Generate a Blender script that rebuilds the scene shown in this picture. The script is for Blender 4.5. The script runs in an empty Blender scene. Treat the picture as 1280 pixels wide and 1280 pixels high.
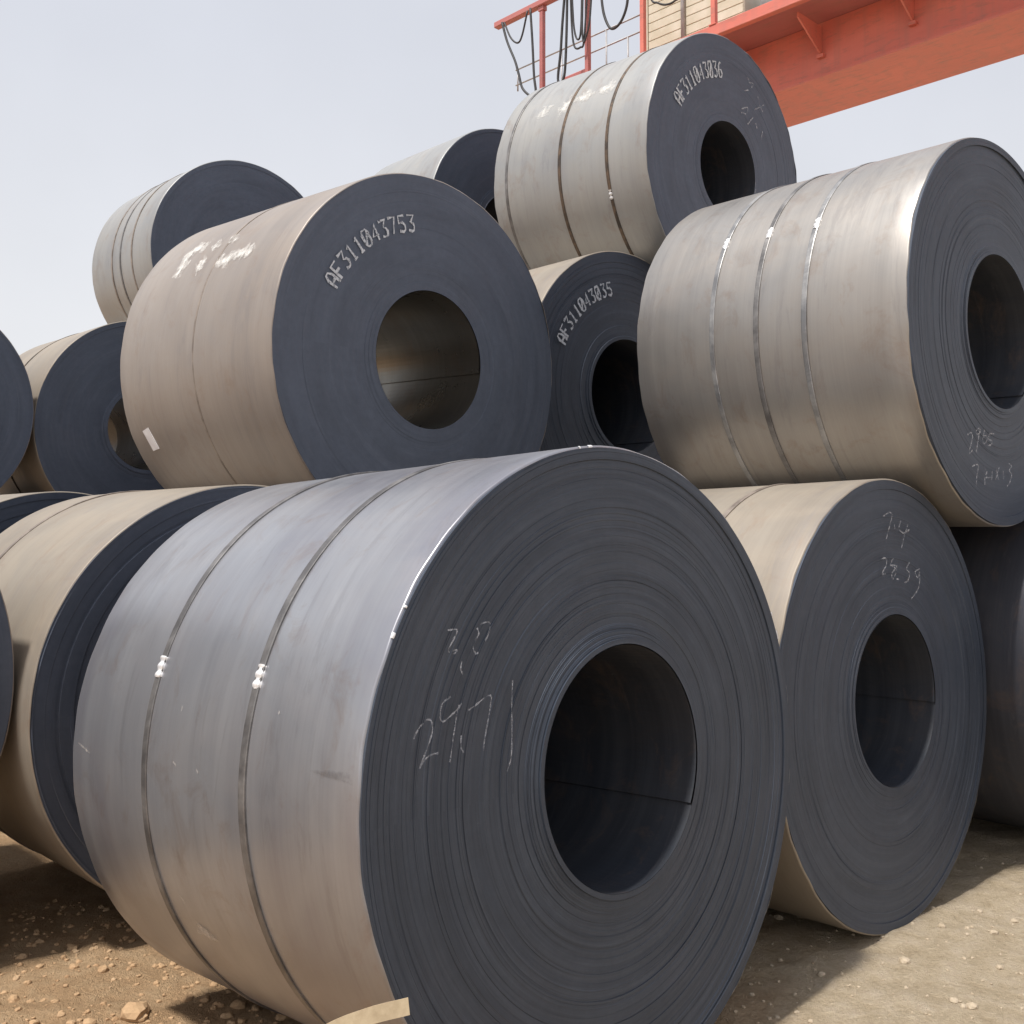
import bpy, math, random
import numpy as np
from mathutils import Vector, Matrix, noise as mn

R = math.radians
rng = np.random.default_rng(7)
random.seed(7)
scene = bpy.context.scene
COL = scene.collection

# ------------------------------------------------------------------ camera
CAM_H = 1.7686
cam_d = bpy.data.cameras.new('camera')
cam = bpy.data.objects.new('camera', cam_d)
COL.objects.link(cam)
cam.location = (0, 0, CAM_H)
cam.rotation_euler = (R(90) + 0.06765, 0, 0)
cam_d.sensor_width = 36.0
cam_d.sensor_fit = 'HORIZONTAL'
cam_d.lens = 36.0 * 1310.44 / 1280.0
cam_d.shift_x = -44.19 / 1280.0
cam_d.shift_y = -68.72 / 1280.0
cam_d.clip_start = 0.05
cam_d.clip_end = 6000
scene.camera = cam

# ------------------------------------------------------------------ sky and sun
SUN_EL, SUN_AZ = R(64), R(180+43.5)       # azimuth in the xy plane: to the left, a little behind the camera
world = bpy.data.worlds.new('World')
scene.world = world
world.use_nodes = True
wn, wl = world.node_tree.nodes, world.node_tree.links
wn.clear()
sky = wn.new('ShaderNodeTexSky')
sky.sky_type = 'NISHITA'
sky.sun_disc = False
sky.sun_elevation = SUN_EL
sky.sun_rotation = R(-90-43.5)
sky.air_density = 1.0
sky.dust_density = 6.0
sky.ozone_density = 1.0
bg1 = wn.new('ShaderNodeBackground'); bg1.inputs['Strength'].default_value = 0.06
tc = wn.new('ShaderNodeTexCoord'); sx = wn.new('ShaderNodeSeparateXYZ'); wl.new(tc.outputs['Generated'], sx.inputs[0])
hz = wn.new('ShaderNodeValToRGB'); wl.new(sx.outputs[2], hz.inputs[0])      # thick haze: whiter towards the horizon
for k_, (p_, c_) in enumerate(((0.0, (0.82, 0.82, 0.82)), (0.18, (0.78, 0.79, 0.82)), (0.42, (0.685, 0.705, 0.765)), (1.0, (0.60, 0.64, 0.73)))):
    if k_ > 1: hz.color_ramp.elements.new(p_)
    hz.color_ramp.elements[k_].position = p_; hz.color_ramp.elements[k_].color = (*c_, 1)
bg2 = wn.new('ShaderNodeBackground'); cn = wn.new('ShaderNodeTexNoise'); wl.new(tc.outputs['Generated'], cn.inputs['Vector']); cn.inputs['Scale'].default_value = 2.6; cn.inputs['Detail'].default_value = 5
cr = wn.new('ShaderNodeMapRange'); wl.new(cn.outputs['Fac'], cr.inputs[0]); cr.inputs[1].default_value = 0.3; cr.inputs[2].default_value = 0.7; cr.inputs[3].default_value = 0.95; cr.inputs[4].default_value = 1.06
cm = wn.new('ShaderNodeMix'); cm.data_type = 'RGBA'; cm.blend_type = 'MULTIPLY'; cm.inputs[0].default_value = 1.0      # faint uneven haze
wl.new(hz.outputs[0], cm.inputs[6]); wl.new(cr.outputs[0], cm.inputs[7])
wl.new(cm.outputs[2], bg2.inputs['Color']); bg2.inputs['Strength'].default_value = 1.17
mx = wn.new('ShaderNodeMixShader'); mx.inputs[0].default_value = 0.80
wo = wn.new('ShaderNodeOutputWorld')
wl.new(sky.outputs[0], bg1.inputs['Color'])
wl.new(bg1.outputs[0], mx.inputs[1]); wl.new(bg2.outputs[0], mx.inputs[2])
wl.new(mx.outputs[0], wo.inputs['Surface'])

sun_d = bpy.data.lights.new('sun', 'SUN')
sun_d.energy = 4.4
sun_d.angle = R(4.0)
sun_d.color = (1.0, 0.96, 0.90)
sun = bpy.data.objects.new('sun', sun_d)
COL.objects.link(sun)
sv = Vector((math.cos(SUN_EL) * math.cos(SUN_AZ), math.cos(SUN_EL) * math.sin(SUN_AZ), math.sin(SUN_EL)))
sun.rotation_euler = sv.to_track_quat('Z', 'Y').to_euler()
sun.location = sv * 40

scene.view_settings.view_transform = 'Standard'
scene.view_settings.look = 'None'
scene.view_settings.exposure = 0.08
scene.view_settings.gamma = 1.0
scene.cycles.max_bounces = 6
scene.cycles.diffuse_bounces = 4
scene.cycles.glossy_bounces = 3
scene.cycles.transparent_max_bounces = 6

# ------------------------------------------------------------------ helpers
def tag(o, label=None, cat=None, group=None, kind=None):
    if label: o['label'] = label
    if cat: o['category'] = cat
    if group: o['group'] = group
    if kind: o['kind'] = kind
    return o

def link(name, data, parent=None, loc=(0, 0, 0), rot=(0, 0, 0)):
    o = bpy.data.objects.new(name, data)
    COL.objects.link(o)
    o.parent = parent
    o.location = loc
    o.rotation_euler = rot
    return o

def mesh(name, v, f, mat=None, smooth=False):
    me = bpy.data.meshes.new(name)
    me.from_pydata([tuple(map(float, p)) for p in v], [], [tuple(map(int, q)) for q in f])
    me.validate()
    if smooth: me.shade_smooth()
    if mat: me.materials.append(mat)
    return me

def obj(name, v, f, mat, parent=None, smooth=False, loc=(0, 0, 0)):
    return link(name, mesh(name, v, f, mat, smooth), parent, loc)

class MB:
    """collects boxes, tubes and ribbons into one mesh"""
    def __init__(s): s.v = []; s.f = []
    def add(s, v, f):
        b = len(s.v); s.v += [tuple(p) for p in v]; s.f += [tuple(i + b for i in q) for q in f]; return s
    def box(s, x0, x1, y0, y1, z0, z1, c=0.0):
        # chamfered on the four long edges when c > 0 (longest axis)
        if c <= 0:
            v = [(x, y, z) for x in (x0, x1) for y in (y0, y1) for z in (z0, z1)]
            return s.add(v, [(0,1,3,2),(4,6,7,5),(0,4,5,1),(2,3,7,6),(0,2,6,4),(1,5,7,3)])
        prof = [(x0+c,z0),(x1-c,z0),(x1,z0+c),(x1,z1-c),(x1-c,z1),(x0+c,z1),(x0,z1-c),(x0,z0+c)]
        v = [(x, y0, z) for x, z in prof] + [(x, y1, z) for x, z in prof]
        f = [(i, (i+1) % 8, 8+(i+1) % 8, 8+i) for i in range(8)] + [tuple(range(7,-1,-1)), tuple(range(8,16))]
        return s.add(v, f)
    def tube(s, pts, r, n=8):
        pts = [Vector(p) for p in pts]
        v, f = [], []
        for i, p in enumerate(pts):
            t = (pts[min(i+1, len(pts)-1)] - pts[max(i-1, 0)]).normalized()
            a = t.cross(Vector((0.31, 0.2, 0.93)))
            if a.length < 1e-3: a = t.cross(Vector((1, 0, 0)))
            a.normalize(); b = t.cross(a)
            v += [p + (a*math.cos(2*math.pi*k/n) + b*math.sin(2*math.pi*k/n))*r for k in range(n)]
        for i in range(len(pts)-1):
            for k in range(n):
                f.append((i*n+k, i*n+(k+1) % n, (i+1)*n+(k+1) % n, (i+1)*n+k))
        f += [tuple(range(n-1, -1, -1)), tuple(range((len(pts)-1)*n, len(pts)*n))]
        return s.add(v, f)
    def build(s, name, mat, parent=None, smooth=False, loc=(0, 0, 0)):
        return obj(name, s.v, s.f, mat, parent, smooth, loc)

def spline(pts, n=6):
    """Catmull-Rom through 2-D or 3-D points"""
    P = [np.array(p, float) for p in pts]
    P = [2*P[0]-P[1]] + P + [2*P[-1]-P[-2]]
    out = []
    for i in range(1, len(P)-2):
        for k in range(n):
            t = k/n
            out.append(0.5*((2*P[i]) + (-P[i-1]+P[i+1])*t + (2*P[i-1]-5*P[i]+4*P[i+1]-P[i+2])*t*t + (-P[i-1]+3*P[i]-3*P[i+1]+P[i+2])*t**3))
    out.append(P[-2])
    return out

# ------------------------------------------------------------------ materials
class N:
    """small node-tree helper"""
    def __init__(s, name):
        s.m = bpy.data.materials.new(name); s.m.use_nodes = True
        s.t = s.m.node_tree; s.n = s.t.nodes; s.l = s.t.links
        s.p = s.n['Principled BSDF']
        s.co = s.n.new('ShaderNodeTexCoord').outputs['Object']
    def put(s, sock, val):
        if hasattr(val, 'is_output') or isinstance(val, bpy.types.NodeSocket): s.l.new(val, sock)
        else: sock.default_value = val
    def mapping(s, scale, loc=(0, 0, 0), src=None):
        m = s.n.new('ShaderNodeMapping'); s.l.new(src or s.co, m.inputs[0])
        m.inputs['Scale'].default_value = scale; m.inputs['Location'].default_value = loc
        return m.outputs[0]
    def noise(s, vec, scale=1.0, detail=4.0, rough=0.55, dist=0.0):
        n = s.n.new('ShaderNodeTexNoise'); s.l.new(vec, n.inputs['Vector'])
        n.inputs['Scale'].default_value = scale; n.inputs['Detail'].default_value = detail
        n.inputs['Roughness'].default_value = rough; n.inputs['Distortion'].default_value = dist
        return n.outputs['Fac']
    def ramp(s, fac, stops, interp='LINEAR'):
        r = s.n.new('ShaderNodeValToRGB'); s.l.new(fac, r.inputs[0])
        e = r.color_ramp.elements; r.color_ramp.interpolation = interp
        while len(e) < len(stops): e.new(0.5)
        for k, (p, c) in enumerate(stops):
            e[k].position = p
            e[k].color = (*c, 1) if hasattr(c, '__len__') else (c, c, c, 1)
        return r.outputs[0]
    def math(s, op, a, b=0.0, clamp=False):
        m = s.n.new('ShaderNodeMath'); m.operation = op; m.use_clamp = clamp
        s.put(m.inputs[0], a); s.put(m.inputs[1], b); return m.outputs[0]
    def mix(s, fac, a, b, mode='MIX'):
        m = s.n.new('ShaderNodeMix'); m.data_type = 'RGBA'; m.blend_type = mode
        s.put(m.inputs[0], fac)
        for i, v in ((6, a), (7, b)):
            s.put(m.inputs[i], (*v, 1) if isinstance(v, tuple) and len(v) == 3 else v)
        return m.outputs[2]
    def bump(s, h, strength=0.3, dist=0.01, normal=None):
        b = s.n.new('ShaderNodeBump'); s.l.new(h, b.inputs['Height'])
        b.inputs['Strength'].default_value = strength; b.inputs['Distance'].default_value = dist
        if normal: s.l.new(normal, b.inputs['Normal'])
        return b.outputs[0]
    def out(s, base=None, rough=None, metal=None, normal=None, spec=None):
        for k, v in (('Base Color', base), ('Roughness', rough), ('Metallic', metal), ('Normal', normal), ('Specular IOR Level', spec)):
            if v is None: continue
            if k == 'Base Color' and isinstance(v, tuple) and len(v) == 3: v = (*v, 1)
            s.put(s.p.inputs[k], v)
        return s.m

def wrap_material(name, lo, mid, hi, seed, metal=0.45, rough=0.42, dust=(0.5, 0.4, 0.29), dust_amt=0.25, streak=0.40):
    """hot-rolled strip: mill scale in rolling-direction streaks, oxide tints, dust and scuffs"""
    s = N(name)
    L = (seed*3.1, seed*1.7, seed*0.9)
    st = s.noise(s.mapping((0.55, 16, 0.55), L), 1.0, 6, 0.62)          # streaks run round the coil
    fine = s.noise(s.mapping((1.2, 90, 1.2), L), 1.0, 3, 0.6)
    big = s.noise(s.mapping((0.9, 1.5, 0.9), L), 1.0, 4, 0.55, 0.4)
    blotch = s.noise(s.mapping((3.0, 2.2, 3.0), L), 1.0, 7, 0.65, 0.6)
    tone = s.math('ADD', s.math('MULTIPLY', st, streak), s.math('MULTIPLY', big, 1-streak))
    c = s.ramp(tone, [(0.30, lo), (0.50, mid), (0.70, hi)])
    c = s.mix(s.math('MULTIPLY', s.ramp(blotch, [(0.42, 0.0), (0.66, 1.0)]), dust_amt), c, dust)
    c = s.mix(0.16, c, s.ramp(fine, [(0.25, (0.38, 0.38, 0.40)), (0.7, (0.62, 0.62, 0.61))]), 'OVERLAY')
    sc = s.noise(s.mapping((11, 4, 11), L), 1.0, 8, 0.75)
    c = s.mix(s.math('MULTIPLY', s.ramp(sc, [(0.70, 0.0), (0.76, 1.0)]), 0.45), c, (0.62, 0.60, 0.57))
    ru = s.noise(s.mapping((4.5, 5.5, 4.5), (L[0]+7, L[1], L[2])), 1.0, 9, 0.72, 0.8)
    c = s.mix(s.math('MULTIPLY', s.ramp(ru, [(0.54, 0.0), (0.68, 1.0)]), 0.30), c, (0.25, 0.165, 0.115))
    ws = s.noise(s.mapping((1.4, 9, 1.4), (L[0], L[1]+11, L[2])), 1.0, 7, 0.7, 1.2)
    c = s.mix(s.math('MULTIPLY', s.ramp(ws, [(0.56, 0.0), (0.64, 1.0), (0.72, 0.2)]), 0.22), c, (0.19, 0.18, 0.19))
    rr = s.math('ADD', s.math('MULTIPLY', st, 0.10), rough-0.05)
    rr = s.math('ADD', rr, s.math('MULTIPLY', s.math('SUBTRACT', blotch, 0.5), 0.25))
    h = s.math('ADD', s.math('MULTIPLY', fine, 0.3), s.math('MULTIPLY', st, 1.0))
    return s.out(c, rr, metal, s.bump(h, 0.05, 0.004))

def face_material(name, dark, light, seed, rust=0.15, lines=1.0):
    """the edges of the wound sheet: hundreds of wraps seen end-on"""
    s = N(name)
    sep = s.n.new('ShaderNodeSeparateXYZ'); s.l.new(s.co, sep.inputs[0])
    x, z = sep.outputs[0], sep.outputs[2]
    r = s.math('SQRT', s.math('ADD', s.math('MULTIPLY', x, x), s.math('MULTIPLY', z, z)))
    ang = s.math('ARCTAN2', z, x)
    r2 = s.math('ADD', r, s.math('MULTIPLY', ang, 0.0012))              # a spiral, not rings
    def cv(a, b, c_):
        cmb = s.n.new('ShaderNodeCombineXYZ'); s.put(cmb.inputs[0], a); s.put(cmb.inputs[1], b); s.put(cmb.inputs[2], c_); return cmb.outputs[0]
    v1 = cv(s.math('MULTIPLY', r2, 150.0), s.math('MULTIPLY', x, 2.2), s.math('ADD', s.math('MULTIPLY', z, 2.2), seed*2.0))
    v2 = cv(s.math('MULTIPLY', r2, 34.0), s.math('MULTIPLY', x, 1.0), s.math('ADD', s.math('MULTIPLY', z, 1.0), seed*5.0))
    w1 = s.noise(v1, 1.0, 3, 0.6)
    w2 = s.noise(v2, 1.0, 5, 0.6)
    pat = s.noise(s.mapping((2.4, 2.4, 2.4), (seed, 0, seed)), 1.0, 6, 0.62, 0.5)
    tone = s.math('ADD', s.math('MULTIPLY', w1, 0.40*lines), s.math('ADD', s.math('MULTIPLY', w2, 0.38), s.math('MULTIPLY', pat, 0.22)))
    c = s.ramp(tone, [(0.36, dark), (0.62, light)])
    c = s.mix(s.math('MULTIPLY', s.ramp(pat, [(0.52, 0.0), (0.75, 1.0)]), rust), c, (0.16, 0.115, 0.085))
    sp_ = s.noise(s.mapping((26, 26, 26), (seed, 1, 0)), 1.0, 7, 0.75)
    c = s.mix(0.35, c, s.ramp(sp_, [(0.3, 0.36), (0.7, 0.64)]), 'OVERLAY')
    c = s.mix(s.math('MULTIPLY', s.ramp(sp_, [(0.66, 0.0), (0.76, 1.0)]), 0.30), c, (0.20, 0.20, 0.21))
    arc = s.noise(cv(s.math('MULTIPLY', r2, 9.0), s.math('MULTIPLY', ang, 1.6), seed*1.0), 1.0, 4, 0.6)
    c = s.mix(0.5, c, s.ramp(arc, [(0.3, 0.38), (0.7, 0.62)]), 'OVERLAY')
    h = s.math('ADD', s.math('MULTIPLY', w1, 0.6), s.math('MULTIPLY', w2, 1.0))
    return s.out(c, s.math('ADD', s.math('MULTIPLY', pat, 0.25), 0.42), 0.25, s.bump(h, 0.35*lines, 0.004))

def metal_material(name, a, b, seed, scale=8.0, metal=0.5, rough=0.5, mask=(0.4, 0.62), bump=0.2):
    s = N(name)
    n = s.noise(s.mapping((scale,)*3, (seed, seed*2, 0)), 1.0, 6, 0.65, 0.3)
    c = s.ramp(n, [(mask[0], a), (mask[1], b)])
    return s.out(c, s.math('ADD', s.math('MULTIPLY', n, 0.3), rough-0.15), metal, s.bump(n, bump, 0.003))

def chalk_material(name, col, lo, hi, scale, amax=1.0, fade=0.07):
    """chalk or thin paint: broken up where the rough surface did not take it"""
    s = N(name)
    n = s.noise(s.mapping((scale,)*3), 1.0, 5, 0.7)
    at = s.n.new('ShaderNodeAttribute'); at.attribute_name = 'pigment'
    a = s.ramp(s.math('ADD', n, s.math('MULTIPLY', s.math('SUBTRACT', at.outputs['Fac'], 1.0), fade)), [(lo, 0.0), (hi, 1.0)])
    s.put(s.p.inputs['Alpha'], s.math('MULTIPLY', a, amax))
    return s.out(col, 0.85, 0.0)

M = {}
M['silver'] = wrap_material('mill_scale_silver', (0.24, 0.232, 0.275), (0.345, 0.352, 0.38), (0.455, 0.466, 0.487), 1, 0.68, 0.38, (0.36, 0.33, 0.32), 0.25, 0.20)
M['pale'] = wrap_material('mill_scale_pale', (0.30, 0.30, 0.305), (0.345, 0.35, 0.35), (0.40, 0.40, 0.395), 2, 0.45, 0.50, (0.41, 0.38, 0.33), 0.25, 0.28)
M['tan'] = wrap_material('mill_scale_tan', (0.262, 0.232, 0.212), (0.318, 0.282, 0.256), (0.372, 0.335, 0.305), 3, 0.45, 0.52, (0.33, 0.275, 0.23), 0.35, 0.26)
M['warm'] = wrap_material('mill_scale_warm', (0.30, 0.282, 0.266), (0.36, 0.342, 0.322), (0.43, 0.41, 0.385), 4, 0.68, 0.42, (0.36, 0.31, 0.265), 0.30, 0.30)
M['dusty'] = wrap_material('mill_scale_dusty', (0.24, 0.205, 0.168), (0.29, 0.252, 0.208), (0.34, 0.302, 0.25), 5, 0.25, 0.55, (0.37, 0.31, 0.24), 0.4, 0.30)
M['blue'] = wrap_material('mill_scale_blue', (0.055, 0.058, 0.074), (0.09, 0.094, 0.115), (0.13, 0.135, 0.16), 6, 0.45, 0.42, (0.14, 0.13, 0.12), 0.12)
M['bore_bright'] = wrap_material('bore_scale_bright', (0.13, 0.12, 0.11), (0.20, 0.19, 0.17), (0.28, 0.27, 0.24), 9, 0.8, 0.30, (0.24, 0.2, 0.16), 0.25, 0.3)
M['edge_grey'] = face_material('strip_edges_grey', (0.043, 0.055, 0.079), (0.080, 0.096, 0.126), 1, 0.05, 0.55)
M['edge_blue'] = face_material('strip_edges_blue', (0.089, 0.108, 0.150), (0.125, 0.144, 0.190), 2, 0.03, 0.25)
M['edge_navy'] = face_material('strip_edges_navy', (0.079, 0.096, 0.134), (0.118, 0.136, 0.178), 3, 0.04, 0.3)
M['edge_slate'] = face_material('strip_edges_slate', (0.052, 0.065, 0.092), (0.087, 0.103, 0.135), 4, 0.04, 0.4)
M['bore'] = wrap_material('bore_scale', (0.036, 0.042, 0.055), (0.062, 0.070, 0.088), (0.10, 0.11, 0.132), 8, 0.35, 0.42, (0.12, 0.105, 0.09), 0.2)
M['strap_grey'] = metal_material('strap_steel', (0.13, 0.125, 0.125), (0.27, 0.26, 0.255), 1, 5, 0.6, 0.48)
M['strap_dark'] = metal_material('strap_rusty', (0.055, 0.045, 0.038), (0.16, 0.11, 0.075), 2, 12, 0.3, 0.6)
M['strap_pale'] = metal_material('strap_pale', (0.20, 0.20, 0.205), (0.40, 0.395, 0.39), 3, 6, 0.5, 0.38)
M['strap_tan_grey'] = metal_material('strap_dusty', (0.17, 0.14, 0.12), (0.32, 0.27, 0.23), 9, 7, 0.3, 0.5)
M['seal'] = metal_material('strap_seal_zinc', (0.70, 0.70, 0.72), (0.90, 0.90, 0.90), 4, 40, 0.25, 0.42)
M['chalk'] = chalk_material('chalk_scrawl', (0.60, 0.62, 0.67), 0.38, 0.64, 60, 0.75)
M['faint_chalk'] = chalk_material('faint_chalk', (0.50, 0.52, 0.58), 0.36, 0.62, 60, 0.75)
M['code_paint'] = chalk_material('sprayed_code', (0.60, 0.63, 0.68), 0.30, 0.50, 70)
M['white_smear'] = chalk_material('white_paint_smear', (0.80, 0.79, 0.76), 0.24, 0.62, 22, 0.85, 0.26)
M['dark_stain'] = chalk_material('dark_stain', (0.14, 0.13, 0.13), 0.25, 0.65, 24, 0.6, 0.3)
M['scuff'] = chalk_material('pale_scuff', (0.62, 0.58, 0.53), 0.25, 0.62, 40, 0.75, 0.3)
M['label_paper'] = metal_material('label_paper', (0.80, 0.76, 0.77), (0.86, 0.83, 0.83), 5, 20, 0.0, 0.6)

# ------------------------------------------------------------------ ground
def fbm(x, y, s, o=4):
    t, a, tot = 0, 1, 0
    for k in range(o):
        t += a*mn.noise(Vector((x*s, y*s, 3.7*k))); tot += a; a *= 0.55; s *= 2.1
    return t/tot

def ground_z(x, y):
    d = math.hypot(x, y)
    z = -0.035 + 0.045*fbm(x, y, 0.7, 3) + (0.022*fbm(x+9, y, 5.0, 3) if d < 12 else 0)
    # loose soil, front left; mound raised to set where the shadow edge falls
    k = max(0.0, 1 - math.hypot((x+1.9)/1.3, (y-3.5)/1.1))
    z += k*(0.085 + 0.045*fbm(x, y+4, 9.0, 4))
    return z + (0 if d < 40 else min((d-40)*0.002, 0.8)*fbm(x, y, 0.01, 2))

def axis(lo, hi, step, grow=1.22, far=2500):
    a = list(np.arange(lo, hi+1e-6, step))
    s, p = step, hi
    while p < far: s *= grow; p += s; a.append(p)
    s, p = step, lo
    while p > -far: s *= grow; p -= s; a.insert(0, p)
    return a

gx, gy = axis(-4.0, 4.6, 0.03), axis(1.6, 8.2, 0.03)
gv = [(x, y, ground_z(x, y)) for y in gy for x in gx]
nx = len(gx)
gf = [(j*nx+i, j*nx+i+1, (j+1)*nx+i+1, (j+1)*nx+i) for j in range(len(gy)-1) for i in range(nx-1)]
s = N('dry_soil')
a = s.noise(s.mapping((0.8, 0.8, 0.8)), 1.0, 6, 0.6, 0.3)
b = s.noise(s.mapping((9, 9, 9)), 1.0, 8, 0.68)
c = s.noise(s.mapping((60, 60, 60)), 1.0, 6, 0.7)
col = s.ramp(s.math('ADD', s.math('MULTIPLY', a, 0.5), s.math('MULTIPLY', b, 0.5)), [(0.33, (0.38, 0.237, 0.13)), (0.5, (0.485, 0.32, 0.183)), (0.66, (0.565, 0.405, 0.25))])
sp = s.n.new('ShaderNodeSeparateXYZ'); s.l.new(s.co, sp.inputs[0])
east = s.math('ADD', s.math('MULTIPLY', sp.outputs[0], 0.55), s.math('MULTIPLY', s.math('SUBTRACT', a, 0.5), 1.6))
pale = s.ramp(b, [(0.3, (0.44, 0.345, 0.23)), (0.5, (0.54, 0.44, 0.31)), (0.7, (0.61, 0.51, 0.385))])
col = s.mix(s.ramp(east, [(0.0, 0.0), (0.5, 1.0)]), col, pale)                 # greyer soil to the right, its colour also lifted to brighten shaded ground
col = s.mix(0.5, col, s.ramp(c, [(0.3, (0.33, 0.33, 0.33)), (0.7, (0.64, 0.64, 0.64))]), 'OVERLAY')
grav = s.n.new('ShaderNodeTexVoronoi'); s.l.new(s.mapping((48, 48, 48)), grav.inputs['Vector'])
h = s.math('ADD', s.math('MULTIPLY', b, 1.0), s.math('ADD', s.math('MULTIPLY', c, 0.35), s.math('MULTIPLY', s.math('SUBTRACT', 0.6, grav.outputs['Distance']), 0.15)))
M['soil'] = s.out(col, 0.95, 0.0, s.bump(h, 1.0, 0.045), 0.2)
ground = obj('ground', gv, gf, M['soil'], smooth=True)
tag(ground, 'dry brown bare soil of the coil yard', kind='structure')

# ------------------------------------------------------------------ steel coils
# name: x, y, z of the front face's centre, yaw, tilt, outer radius, width, bore radius
COILS = {
 'A': (0.270, 3.353, 1.019, 46.76, -2.50, 1.023, 1.690, 0.381),
 'B': (-0.661, 5.726, 2.690, 47.95, 1.33, 1.011, 1.550, 0.381),
 'C': (1.362, 7.936, 4.522, 45.93, 2.40, 1.013, 1.561, 0.368),
 'D': (0.581, 7.415, 2.705, 45.44, -0.29, 1.034, 1.590, 0.404),
 'E': (2.401, 5.517, 2.808, 44.05, 0.10, 1.031, 1.653, 0.411),
 'F': (1.621, 4.894, 0.978, 45.08, -1.03, 1.019, 1.537, 0.391),
 'G': (-1.395, 4.987, 0.989, 45.49, -0.57, 0.988, 1.504, 0.381),
 'H': (-2.980, 10.285, 4.409, 44.85, 0.64, 1.003, 1.370, 0.381),
 'I': (-3.769, 9.835, 2.692, 45.88, 0.34, 1.025, 1.516, 0.381),
 'J': (-5.154, 8.365, 2.757, 44.84, 0.0, 0.980, 1.500, 0.381),
 'K': (-0.325, 9.440, 4.437, 45.53, -0.1, 0.975, 1.150, 0.381),
 'L': (3.605, 5.879, 1.000, 45.50, 0.0, 1.020, 1.500, 0.381),
 'N': (-3.01, 3.54, 1.150, 45.50, 0.0, 1.160, 1.850, 0.381),
}
Y0 = R(45.5)
def stack_pos(lat, ax): return (lat*math.cos(Y0)-ax*math.sin(Y0), lat*math.sin(Y0)+ax*math.cos(Y0))
def coil_at(n, lat, ax, z, Ro=1.0, W=1.5):
    x, y = stack_pos(lat, ax); COILS[n] = (x, y, z, 45.5, 0.0, Ro, W, 0.381)
coil_at('M', 2.58, 6.85, 1.0)
coil_at('P', 4.85, 11.75, 2.70)
HIDDEN = [(4.63, 4.65, 1.0), (6.68, 4.72, 1.0), (7.76, 4.7, 2.72), (8.75, 4.7, 1.0),
          (5.50, 6.95, 2.72), (7.52, 6.95, 2.72), (4.60, 7.0, 1.0), (6.55, 6.9, 1.0), (8.6, 6.9, 1.0),
          (3.36, 9.75, 0.98), (1.35, 9.7, 1.0), (5.40, 9.7, 1.0), (6.16, 9.5, 2.66), (7.2, 9.7, 1.0),
          (3.85, 12.0, 0.98), (5.9, 12.0, 0.98)]

def lathe_grid(rows, seg, close=True):
    """rows: list of functions th -> (x,y,z)"""
    v = [r(2*math.pi*k/seg) for r in rows for k in range(seg)]
    f = [(i*seg+k, i*seg+(k+1) % seg, (i+1)*seg+(k+1) % seg, (i+1)*seg+k) for i in range(len(rows)-1) for k in range(seg)]
    return v, f

def face_profile(ri, ro, n, seed, amp, inner=0.012, outer=0.004):
    """axial offset of every group of wraps; negative stands out towards the viewer"""
    g = np.random.default_rng(seed)
    rad = ri + (ro-ri)*np.concatenate([[0], np.sort(g.uniform(0.01, 0.99, n-1)), [1]])
    off = np.cumsum(g.normal(0, amp*0.5, n)); off -= np.linspace(off[0], off[-1], n)
    off = off*0.6 + g.normal(0, amp, n)
    t = (rad[:-1]-ri)/(ro-ri)
    off -= inner*np.clip(1-t/0.11, 0, 1)
    off -= outer*(t > 0.93)
    ph = g.uniform(0, 6.28, (n, 2)); k = g.integers(1, 4, n)
    return rad, off, ph, k

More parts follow.
